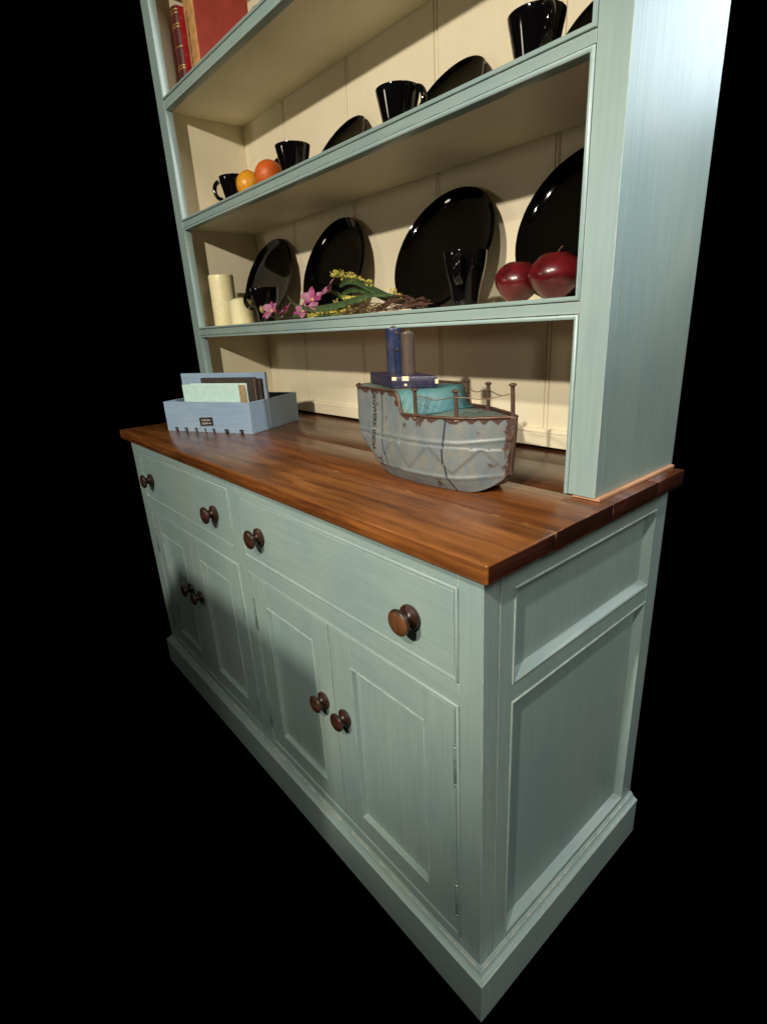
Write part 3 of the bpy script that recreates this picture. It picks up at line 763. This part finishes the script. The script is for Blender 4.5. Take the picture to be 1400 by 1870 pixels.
# ------------------------------------------------------------------ tin boat
BO = Vector((-.521, .253, H)); bth = math.atan2(-.027, .403); BLn = .399
BT = thing('tin_boat', (-.33, .25, H), 'weathered grey blue recycled tin boat with two funnels and nail railing, on the worktop', 'model boat')
bc, bs = math.cos(bth), math.sin(bth)
def bl(s_, n_, z): # along, across (+ = far side), height above worktop -> relative to thing base
    x = BO.x+bc*s_*BLn-bs*n_; y = BO.y+bs*s_*BLn+bc*n_
    return Vector((x, y, H+z))-BT.location
def interp(tab, s_):
    for (a, va), (b, vb) in zip(tab, tab[1:]):
        if s_ <= b:
            t = (s_-a)/(b-a); return va+(vb-va)*t
    return tab[-1][1]
HBt = [(0, .030), (.02, .043), (.06, .055), (.12, .0635), (.25, .0700), (.4, .0725), (.55, .0720), (.66, .0665), (.76, .0560), (.85, .0410), (.93, .0230), (.98, .0090), (1.0, .0030)]
def hb(s_):  return (interp(HBt, max(0, s_-.012))+interp(HBt, s_)+interp(HBt, min(1, s_+.012)))/3
def zb(s_):
    z = .0008
    if s_ < .40: z += .135*(1-s_/.40)**2.2
    if s_ > .82: z += .036*((s_-.82)/.18)**2
    return z
def zt(s_, q=-1):
    t = (s_-(.435+.032*(q+1)+.075*(1-q*q)))/.050
    return .132+.040*(1 if t <= 0 else math.sqrt(max(0, 1-min(1, t)**2.0)))+.003*smoothstep(.8, 1, s_)
def hull_pt(s_, t_, side, off=0.0):
    z0, z1 = zb(s_), zt(s_, side)
    z = z0+(z1-z0)*t_
    zr = z/.130
    wid = .80+.26*smoothstep(-.1, .22, t_)+.06*math.sin(min(1, zr)*math.pi) - .02*max(0, zr-1)
    e = off
    for zc in (.0885, .0260):
        zc2 = zc+.010*max(0, (s_-.80)/.2)
        e += .0022*math.exp(-((z-zc2)/.0032)**2)
    # zig-zag pressed triangles between the two seams
    if .031 < z < .083:
        ph = ((s_-.545)/.235) % 1.0
        tri = abs(ph-.5)*2                # 1 at ph=0 (bottom apex), 0 at ph=.5
        zl = .034+.047*(1-tri)
        e += .0032*smoothstep(-.0022, .0022, z-zl-0.0)*smoothstep(.082, .079, z)
    n_ = hb(s_)*wid+e
    bowrake = -.018*max(0, (s_-.86)/.14)*(1-smoothstep(0, .9, t_))
    return bl(s_+bowrake, side*n_, z)
NS, NT = 150, 64
bm = bmesh.new(); rl = bm.verts.layers.float.new('rust')
def rust_amt(s_, t_, z):
    e = 0
    edge = (1-t_)*(zt(s_)-zb(s_))
    sc_ = .0035+.0075*abs(math.sin(s_*47+1.3*math.sin(s_*21)))**1.5
    e += .34*smoothstep(sc_*1.25, sc_*.7, edge)
    dr = mnoise.noise(Vector((s_*38, 3.1, 0)))
    if dr > .22: e += .16*smoothstep(.060, .0, edge)*smoothstep(.22, .45, dr)
    for (sx, zx, rx_) in ((.30, .145, .006), (.37, .120, .005), (.52, .112, .009), (.60, .118, .012), (.88, .108, .005), (.93, .052, .008), (.45, .150, .008), (.70, .012, .009)):
        e += .22*math.exp(-(((s_-sx)*BLn)**2+(z-zx)**2)/rx_**2)
    e += .26*math.exp(-((1-s_)/.028)**2)
    for zc in (.082, .0205): e += .10*math.exp(-((z-zc)/.0025)**2)
    e += .10*math.exp(-((s_-.475)/.035)**2)*smoothstep(.6, 1, t_)
    e += .05*math.exp(-(z/.012)**2)
    return e-.02
side_rows = {}
for side in (-1, 1):
    rows = []
    for i in range(NS+1):
        s_ = i/NS; rw = []
        for j in range(NT+1):
            t_ = j/NT; v = bm.verts.new(hull_pt(s_, t_, side)); v[rl] = rust_amt(s_, t_, zb(s_)+(zt(s_)-zb(s_))*t_); rw.append(v)
        rows.append(rw)
    for i in range(NS):
        for j in range(NT): bm.faces.new((rows[i][j], rows[i+1][j], rows[i+1][j+1], rows[i][j+1]))
    side_rows[side] = rows
a, b = side_rows[-1], side_rows[1]
for i in range(NS): bm.faces.new((a[i][0], a[i+1][0], b[i+1][0], b[i][0]))
for j in range(NT):
    bm.faces.new((a[0][j], a[0][j+1], b[0][j+1], b[0][j])); bm.faces.new((a[NS][j], a[NS][j+1], b[NS][j+1], b[NS][j]))
hull = obj('hull', bm, M['hull'], BT, smooth=40)
# decks
def deck(name, s0, s1, dz, mt, bulge=0.0, n=40, rust0=0.06):
    bm = bmesh.new(); rl = bm.verts.layers.float.new('rust'); rows = []
    for i in range(n+1):
        s_ = s0+(s1-s0)*i/n; rw = []
        for k in range(13):
            q = -1+2*k/12; hw = hb(s_)*(1.03)-.001
            v = bm.verts.new(bl(s_, q*hw, dz(s_, q)+bulge*(1-q*q)+.0012*mnoise.noise(Vector((s_*14, q*3, 2))))); v[rl] = rust0+.13*max(0, abs(q)-.72)/.28+.08*mnoise.noise(Vector((s_*9, q*2, 5)))
            rw.append(v)
        rows.append(rw)
    for i in range(n):
        for k in range(12): bm.faces.new((rows[i][k], rows[i+1][k], rows[i+1][k+1], rows[i][k+1]))
    return obj(name, bm, mt, BT, smooth=60)
deck('poop_deck', .004, .436, lambda s_, q: .1705, M['deck'], .001)
def roll(s_, q): return max(zt(s_, q)-.0012, .1300)
deck('cabin_front', .432, .600, roll, M['teal'], .0005, 60, -.06)
deck('fore_deck', .482, .995, lambda s_, q: .1285+.003*smoothstep(.8, 1, s_), M['deck'], .002)
# rolled tin edge along the top of the sides
for side in (-1, 1):
    bm = bmesh.new(); tube(bm, [hull_pt(s_, 1.0, side)+Vector((0, 0, .0004+.0009*mnoise.noise(Vector((s_*40, side, 0))))) for s_ in [k/70 for k in range(71)]], .0026, 8)
    obj('edge_seam', bm, M['nail'], BT, smooth=60)
bm = bmesh.new(); tube(bm, [hull_pt(1.0, k/24, -1)*.5+hull_pt(1.0, k/24, 1)*.5+Vector((.001*mnoise.noise(Vector((k*.6, 0, 0))), 0, 0)) for k in range(25)], .0042, 10)
obj('stem_seam', bm, M['nail'], BT, smooth=60)
# blue funnel box
N_, R_, L_ = Vector((-.386, .190)), Vector((-.309, .237)), Vector((-.517, .244))
F_ = L_+R_-N_
bm = bmesh.new(); rl = bm.verts.layers.float.new('rust')
lo = [bm.verts.new((p.x-BT.location.x, p.y-BT.location.y, .1715)) for p in (N_, R_, F_, L_)]
hi = [bm.verts.new((p.x-BT.location.x, p.y-BT.location.y, .1945)) for p in (N_, R_, F_, L_)]
bm.faces.new(hi); bm.faces.new(lo[::-1])
for k in range(4): bm.faces.new((lo[k], lo[(k+1) % 4], hi[(k+1) % 4], hi[k]))
FB = obj('funnel_box', bm, M['navy'], BT, bev=.0022, seg=3, smooth=50)
d1 = (R_-N_).normalized(); nrm = Vector((d1.y, -d1.x))
for (q, w_, z0, z1) in ((.0015, .009, .187, .1935), (.022, .013, .186, .1945), (.026, .005, .1765, .1805), (.086, .006, .180, .188)):
    p0 = N_+d1*q+nrm*.0004; p1 = N_+d1*(q+w_)+nrm*.0004; i0, i1 = p0-nrm*.002, p1-nrm*.002
    bm = bmesh.new(); t = BT.location
    vs = [bm.verts.new((p.x-t.x, p.y-t.y, z)) for z in (z0, z1) for p in (p0, p1, i1, i0)]
    for q4 in ((0, 1, 5, 4), (1, 2, 6, 5), (2, 3, 7, 6), (3, 0, 4, 7), (4, 5, 6, 7)): bm.faces.new([vs[k] for k in q4])
    obj('paint_patch', bm, M['cream_chip'], FB)
def funnel(px, py, rad, z0, h, mt, nut=True):
    c = Vector((px, py, 0))-Vector((BT.location.x, BT.location.y, 0))
    bm = bmesh.new(); rl = bm.verts.layers.float.new('rust')
    vs = lathe(bm, [(0, 0), (rad*1.02, 0), (rad*1.03, .003), (rad, .006), (rad, h*.3), (rad, h*.6), (rad, h-.005), (rad*1.03, h-.002), (rad*.98, h), (rad*.8, h-.0005), (0, h-.001)], 28, Matrix.Translation(c+Vector((0, 0, z0))))
    for v in vs:
        q = (v.co.z-z0)/h; v[rl] = .12*max(0, 1-q/.12)+.12*max(0, (q-.9)/.1)
        v.co.x += .0006*mnoise.noise(v.co*60); v.co.y += .0006*mnoise.noise(v.co*60+Vector((9, 0, 0)))
    fu = obj('funnel', bm, mt, BT, smooth=40)
    bm = bmesh.new(); lathe(bm, [(0, -.001), (.0055, -.001), (.0060, .0008), (.0045, .003), (.002, .0038), (0, .004)], 9, Matrix.Translation(c+Vector((0, 0, z0+h))))
    obj('rivet', bm, M['nail'], fu, smooth=30)
    return fu, c
F1, c1 = funnel(-.455, .262, .0165, .1940, .088, M['blue_funnel'])
F2, c2 = funnel(-.390, .2405, .0135, .1940, .0795, M['brown_funnel'])
dv = Vector((CX+.455, CY-.262, 0)).normalized()
dv = Matrix.Rotation(R(22), 3, 'Z') @ dv
for q in (.078, .046):
    bm = bmesh.new(); lathe(bm, [(0, -.003), (.0030, -.002), (.0034, .0006), (.0020, .0026), (0, .003)], 9, Matrix.Translation(c1+dv*.0168+Vector((0, 0, .194+q))) @ dv.to_track_quat('Z', 'Y').to_matrix().to_4x4())
    obj('rivet', bm, M['nail'], F1, smooth=30)
# nail railing
def at_side(s_, side, inset=.004): return bl(s_, side*(hb(s_)*1.02-inset), .129+.003*smoothstep(.8, 1, s_))
nl = [at_side(.572, -1, .003), at_side(.785, -1, .003), bl(.987, 0, .135), at_side(.54, 1), at_side(.715, 1)]
for i, p in enumerate(nl):
    bm = bmesh.new(); ln = Vector((rnd.uniform(-.05, .05), rnd.uniform(-.05, .05), 1)).normalized()*(.050 if i != 2 else .054)
    tube(bm, [p-Vector((0, 0, .006)), p+ln*.5, p+ln*.93], .0036, 9)
    rl = bm.verts.layers.float.new('rust')
    mt_ = Matrix.Translation(p+ln*.93) @ ln.normalized().to_track_quat('Z', 'Y').to_matrix().to_4x4()
    lathe(bm, [(0, -.0015), (.0028, -.001), (.0060, .0002), (.0066, .0014), (.0056, .0032), (.003, .0044), (0, .0048)], 12, mt_)
    obj('nail', bm, M['nail'], BT, smooth=45)
    bm = bmesh.new(); lathe(bm, [(0, -.003), (.0085, -.002), (.0075, .0008), (.0045, .0022), (.003, .003), (0, .003)], 12, Matrix.Translation(p))
    obj('weld', bm, M['nail'], BT, smooth=60)
def wire(seq, hgt):
    pts = []
    for a, b in zip(seq, seq[1:]):
        for k in range(9):
            t = k/9; p = a.lerp(b, t); p = p+Vector((0, 0, hgt-.005*math.sin(math.pi*t)+.0012*math.sin(t*9)))
            pts.append(p)
    pts.append(seq[-1]+Vector((0, 0, hgt)))
    bm = bmesh.new(); tube(bm, pts, .00085, 6); obj('railing_wire', bm, M['wire'], BT, smooth=80)
wire([nl[0]+Vector((.003, -.002, 0)), nl[1]+Vector((0, -.0036, 0)), nl[2]+Vector((.0035, -.001, 0))], .038)
wire([nl[3]+Vector((0, -.003, 0)), nl[4]+Vector((0, -.0036, 0)), nl[2]+Vector((.001, .003, 0))], .037)
# print on the hull
def ribbon(name, fn, wd, n=40, off=.0003, t0=.0, t1=.985):
    bm = bmesh.new(); rows = []
    for k in range(n+1):
        t = t0+(t1-t0)*k/n; s_ = fn(t)
        rows.append((bm.verts.new(hull_pt(s_-wd/BLn/2, t, -1, off)), bm.verts.new(hull_pt(s_+wd/BLn/2, t, -1, off))))
    for q, s in zip(rows, rows[1:]): bm.faces.new((q[0], q[1], s[1], s[0]))
    obj(name, bm, M['ink'], hull)
ribbon('painted_stripe', lambda t: .342+.05*(1-t)**3-.004*math.sin(t*3), .0022)
ribbon('painted_stripe', lambda t: .747-.010*math.sin(t*3.1)+.03*(1-t)**4, .0030)
def hull_text(body, s0, size, zstart, squash=1.0):
    bm = text_mesh(body, size, 'LEFT', size*.03)
    bmesh.ops.triangulate(bm, faces=bm.faces)
    bmesh.ops.subdivide_edges(bm, edges=[e for e in bm.edges if e.calc_length() > size*.18], cuts=2)
    for v in bm.verts:
        z = zstart-v.co.x*squash; s_ = s0+v.co.y/BLn
        t = (z-zb(s_))/(zt(s_)-zb(s_)); v.co = hull_pt(s_, t, -1, .0004)
    obj('hull_lettering', bm, M['ink'], hull)
hull_text('SIEGWERK INDIA', .270, .0165, .170, .93)
hull_text('LTD.', .315, .012, .040, .9)


# ------------------------------------------------------------------ flowers lying on the lowest shelf
FL = thing('flower_bunch', (-.80, .36, S1), 'bunch of artificial pink orchids, yellow sprigs and long green leaves lying on the lowest shelf', 'flowers')
fw = FL.location
def leaf(pts, wd, name='leaf', mt=None, fold=.25, twist=0.0):
    pts = [Vector(p)-fw for p in pts]; bm = bmesh.new(); n = 26; rows = []
    def cr(t):
        q = t*(len(pts)-1); i = min(int(q), len(pts)-2); t_ = q-i
        p0 = pts[max(i-1, 0)]; p1 = pts[i]; p2 = pts[i+1]; p3 = pts[min(i+2, len(pts)-1)]
        return .5*((2*p1)+(p2-p0)*t_+(2*p0-5*p1+4*p2-p3)*t_*t_+(3*p1-p0-3*p2+p3)*t_**3)
    for k in range(n+1):
        t = k/n; p = cr(t); d = (cr(min(1, t+.02))-cr(max(0, t-.02))).normalized()
        sd = d.cross(Vector((-.35, .8, .5)).normalized()).normalized()
        sd = Matrix.Rotation(twist*(t-.5), 3, d) @ sd
        nn = d.cross(sd)
        w_ = wd*(math.sin(math.pi*(t*.93+.045))**.75)
        rows.append([bm.verts.new(p+sd*w_*q+nn*(-fold*w_*(1-abs(q))+.0008*mnoise.noise(p*40)))for q in (-1, -.55, 0, .55, 1)])
    for q, s in zip(rows, rows[1:]):
        for k in range(4): bm.faces.new((q[k], q[k+1], s[k+1], s[k]))
    o = obj(name, bm, mt or M['leaf'], FL, smooth=60)
    return o
leaf([(-1.001, .35, 1.303), (-.96, .345, 1.277), (-.90, .34, 1.262), (-.82, .335, 1.257), (-.72, .335, 1.262), (-.62, .345, 1.275), (-.53, .355, 1.268)], .0085)
leaf([(-.775, .37, 1.305), (-.74, .365, 1.314), (-.69, .362, 1.309), (-.63, .362, 1.285), (-.56, .362, 1.264), (-.47, .358, 1.243)], .0095)
leaf([(-.80, .385, 1.285), (-.74, .39, 1.297), (-.67, .39, 1.283), (-.60, .385, 1.262), (-.52, .38, 1.248)], .009)
leaf([(-.84, .375, 1.305), (-.80, .375, 1.292), (-.75, .372, 1.276), (-.69, .37, 1.262)], .0075)
leaf([(-.98, .35, 1.246), (-.90, .352, 1.251), (-.80, .352, 1.246), (-.70, .352, 1.248)], .008)
bm = bmesh.new()
for pts in ([(-.69, .362, 1.309), (-.60, .36, 1.278), (-.52, .357, 1.259), (-.45, .354, 1.240)], [(-1.22, .345, 1.292), (-1.15, .345, 1.268), (-1.08, .347, 1.247), (-.9, .35, 1.240), (-.6, .352, 1.241)],
            [(-.775, .36, 1.335), (-.70, .362, 1.318), (-.62, .362, 1.29), (-.52, .36, 1.252)]):
    tube(bm, [Vector(p)-fw for p in pts], .0014, 6)
obj('stem', bm, M['leaf'], FL, smooth=60)
def orchid(loc, size, tilt, seed):
    q = random.Random(seed); c = Vector(loc)-fw; bm = bmesh.new()
    base = Matrix.Rotation(tilt[0], 3, 'X') @ Matrix.Rotation(tilt[1], 3, 'Y')
    for i in range(6):
        a = 2*math.pi*i/6+q.uniform(-.25, .25); lift = q.uniform(.25, 1.1); ln = size*q.uniform(.75, 1.15); wd = ln*(.34 if i % 2 else .24)
        rows = []
        for k in range(8):
            t = k/7; w_ = wd*math.sin(math.pi*(t*.86+.08))
            for_ = Vector((math.cos(a)*t*ln*math.cos(lift*(1-.4*t)), math.sin(a)*t*ln*math.cos(lift*(1-.4*t)), t*ln*math.sin(lift*(1-.5*t))))
            sd = Vector((-math.sin(a), math.cos(a), 0))
            rows.append([bm.verts.new(c+base @ (for_+sd*w_*x_+Vector((0, 0, .25*w_*abs(x_))))) for x_ in (-1, -.4, .4, 1)])
        for r_, s_ in zip(rows, rows[1:]):
            for k in range(3):
                fc = bm.faces.new((r_[k], r_[k+1], s_[k+1], s_[k])); fc.material_index = 1 if i % 2 else 0
    lathe(bm, [(0, 0), (size*.10, size*.04), (size*.12, size*.14), (size*.05, size*.22), (0, size*.24)], 8, Matrix.Translation(c) @ base.to_4x4(), mi=2)
    obj('orchid_flower', bm, [M['pink'], M['pink_pale'], M['yellow']], FL, smooth=60)
orchid((-1.068, .338, 1.262), .036, (.9, .25), 3); orchid((-.985, .336, 1.258), .036, (.8, -.3), 8)
orchid((-.868, .350, 1.280), .036, (.9, .4), 12); orchid((-.800, .358, 1.296), .034, (.7, -.2), 17); orchid((-.915, .346, 1.254), .028, (.8, .6), 23)
def sprig(pts, rad, count, seed):
    q = random.Random(seed); bm = bmesh.new(); pts = [Vector(p)-fw for p in pts]
    for i in range(count):
        t = q.random()*(len(pts)-1); k = min(int(t), len(pts)-2); p = pts[k].lerp(pts[k+1], t-k)
        p = p+Vector((q.gauss(0, rad*.5), q.gauss(0, rad*.5), q.gauss(0, rad*.45)))
        sz = q.uniform(.0018, .0036); ax = Vector((q.gauss(0, 1), q.gauss(0, 1)-.6, q.gauss(0, 1)+.5)).normalized()
        rot = ax.to_track_quat('Z', 'Y').to_matrix()
        for m_ in range(5):
            a = 2*math.pi*m_/5+q.random()*.4
            tip = p+rot @ Vector((math.cos(a)*sz*1.5, math.sin(a)*sz*1.5, sz*.7)); l_ = p+rot @ Vector((math.cos(a+.5)*sz*.7, math.sin(a+.5)*sz*.7, sz*.5)); r_ = p+rot @ Vector((math.cos(a-.5)*sz*.7, math.sin(a-.5)*sz*.7, sz*.5))
            b_ = bm.verts.new(p); bm.faces.new((b_, bm.verts.new(r_), bm.verts.new(tip), bm.verts.new(l_)))
    me_o = obj('yellow_sprig', bm, M['yellow'], FL)
    return me_o
sprig([(-.778, .360, 1.340), (-.745, .361, 1.330), (-.70, .362, 1.322), (-.63, .362, 1.298)], .0085, 120, 2)
sprig([(-.782, .360, 1.334), (-.765, .361, 1.334)], .008, 40, 22)
sprig([(-.90, .350, 1.243), (-.82, .348, 1.248), (-.74, .348, 1.248), (-.66, .350, 1.247), (-.58, .352, 1.244)], .009, 240, 5)
sprig([(-.79, .362, 1.272), (-.72, .364, 1.276), (-.66, .365, 1.270)], .008, 70, 9)
sprig([(-.575, .368, 1.285), (-.545, .366, 1.262)], .007, 30, 14)
for (p, a) in (((-1.22, .345, 1.292), .5), ((-1.145, .346, 1.272), -.3)):
    bm = bmesh.new(); lathe(bm, [(0, -.012), (.004, -.009), (.0075, -.001), (.007, .006), (.003, .012), (0, .0135)], 12, Matrix.Translation(Vector(p)-fw) @ Matrix.Rotation(a, 4, 'Y'))
    obj('flower_bud', bm, M['bud'], FL, smooth=70)
for q in range(7):
    rr = random.Random(40+q); bm = bmesh.new(); J = lambda a: rr.uniform(-a, a)
    p = [Vector((-.60+J(.02), .352+J(.008), 1.244+J(.003)))-fw, Vector((-.570+J(.01), .352+J(.006), 1.256+J(.010)))-fw, Vector((-.535+J(.012), .350+J(.006), 1.262+J(.010)))-fw, Vector((-.495+J(.012), .350+J(.006), 1.258+J(.008)))-fw, Vector((-.455+J(.012), .348+J(.004), 1.238+J(.002)))-fw]
    tube(bm, p, .0013+.0006*rr.random(), 6); obj('raffia_tie', bm, M['twig'], FL, smooth=60)
leaf([(-.56, .356, 1.262), (-.53, .354, 1.258), (-.49, .352, 1.250), (-.455, .350, 1.239)], .0055)
bm = bmesh.new()
for q in range(64):
    a = Vector((-.76+rnd.uniform(0, .29), .346+rnd.uniform(-.01, .012), 1.240+rnd.uniform(0, .012)))-fw
    tube(bm, [a, a+Vector((rnd.uniform(.01, .03), rnd.uniform(-.004, .004), rnd.uniform(-.004, .01))), a+Vector((rnd.uniform(.04, .06), 0, rnd.uniform(-.006, .008)))], .0011, 5)
obj('twig_cluster', bm, M['twig'], FL, smooth=60)
for (x, z) in ((-.575, 1.238),):
    bm = bmesh.new(); lathe(bm, [(0, -.003), (.004, -.002), (.006, .001), (.003, .003), (0, .0035)], 9, Matrix.Translation(Vector((x, .345, z))-fw) @ Matrix.Rotation(.7, 4, 'X'))
    obj('white_petal', bm, M['whitepetal'], FL, smooth=60)
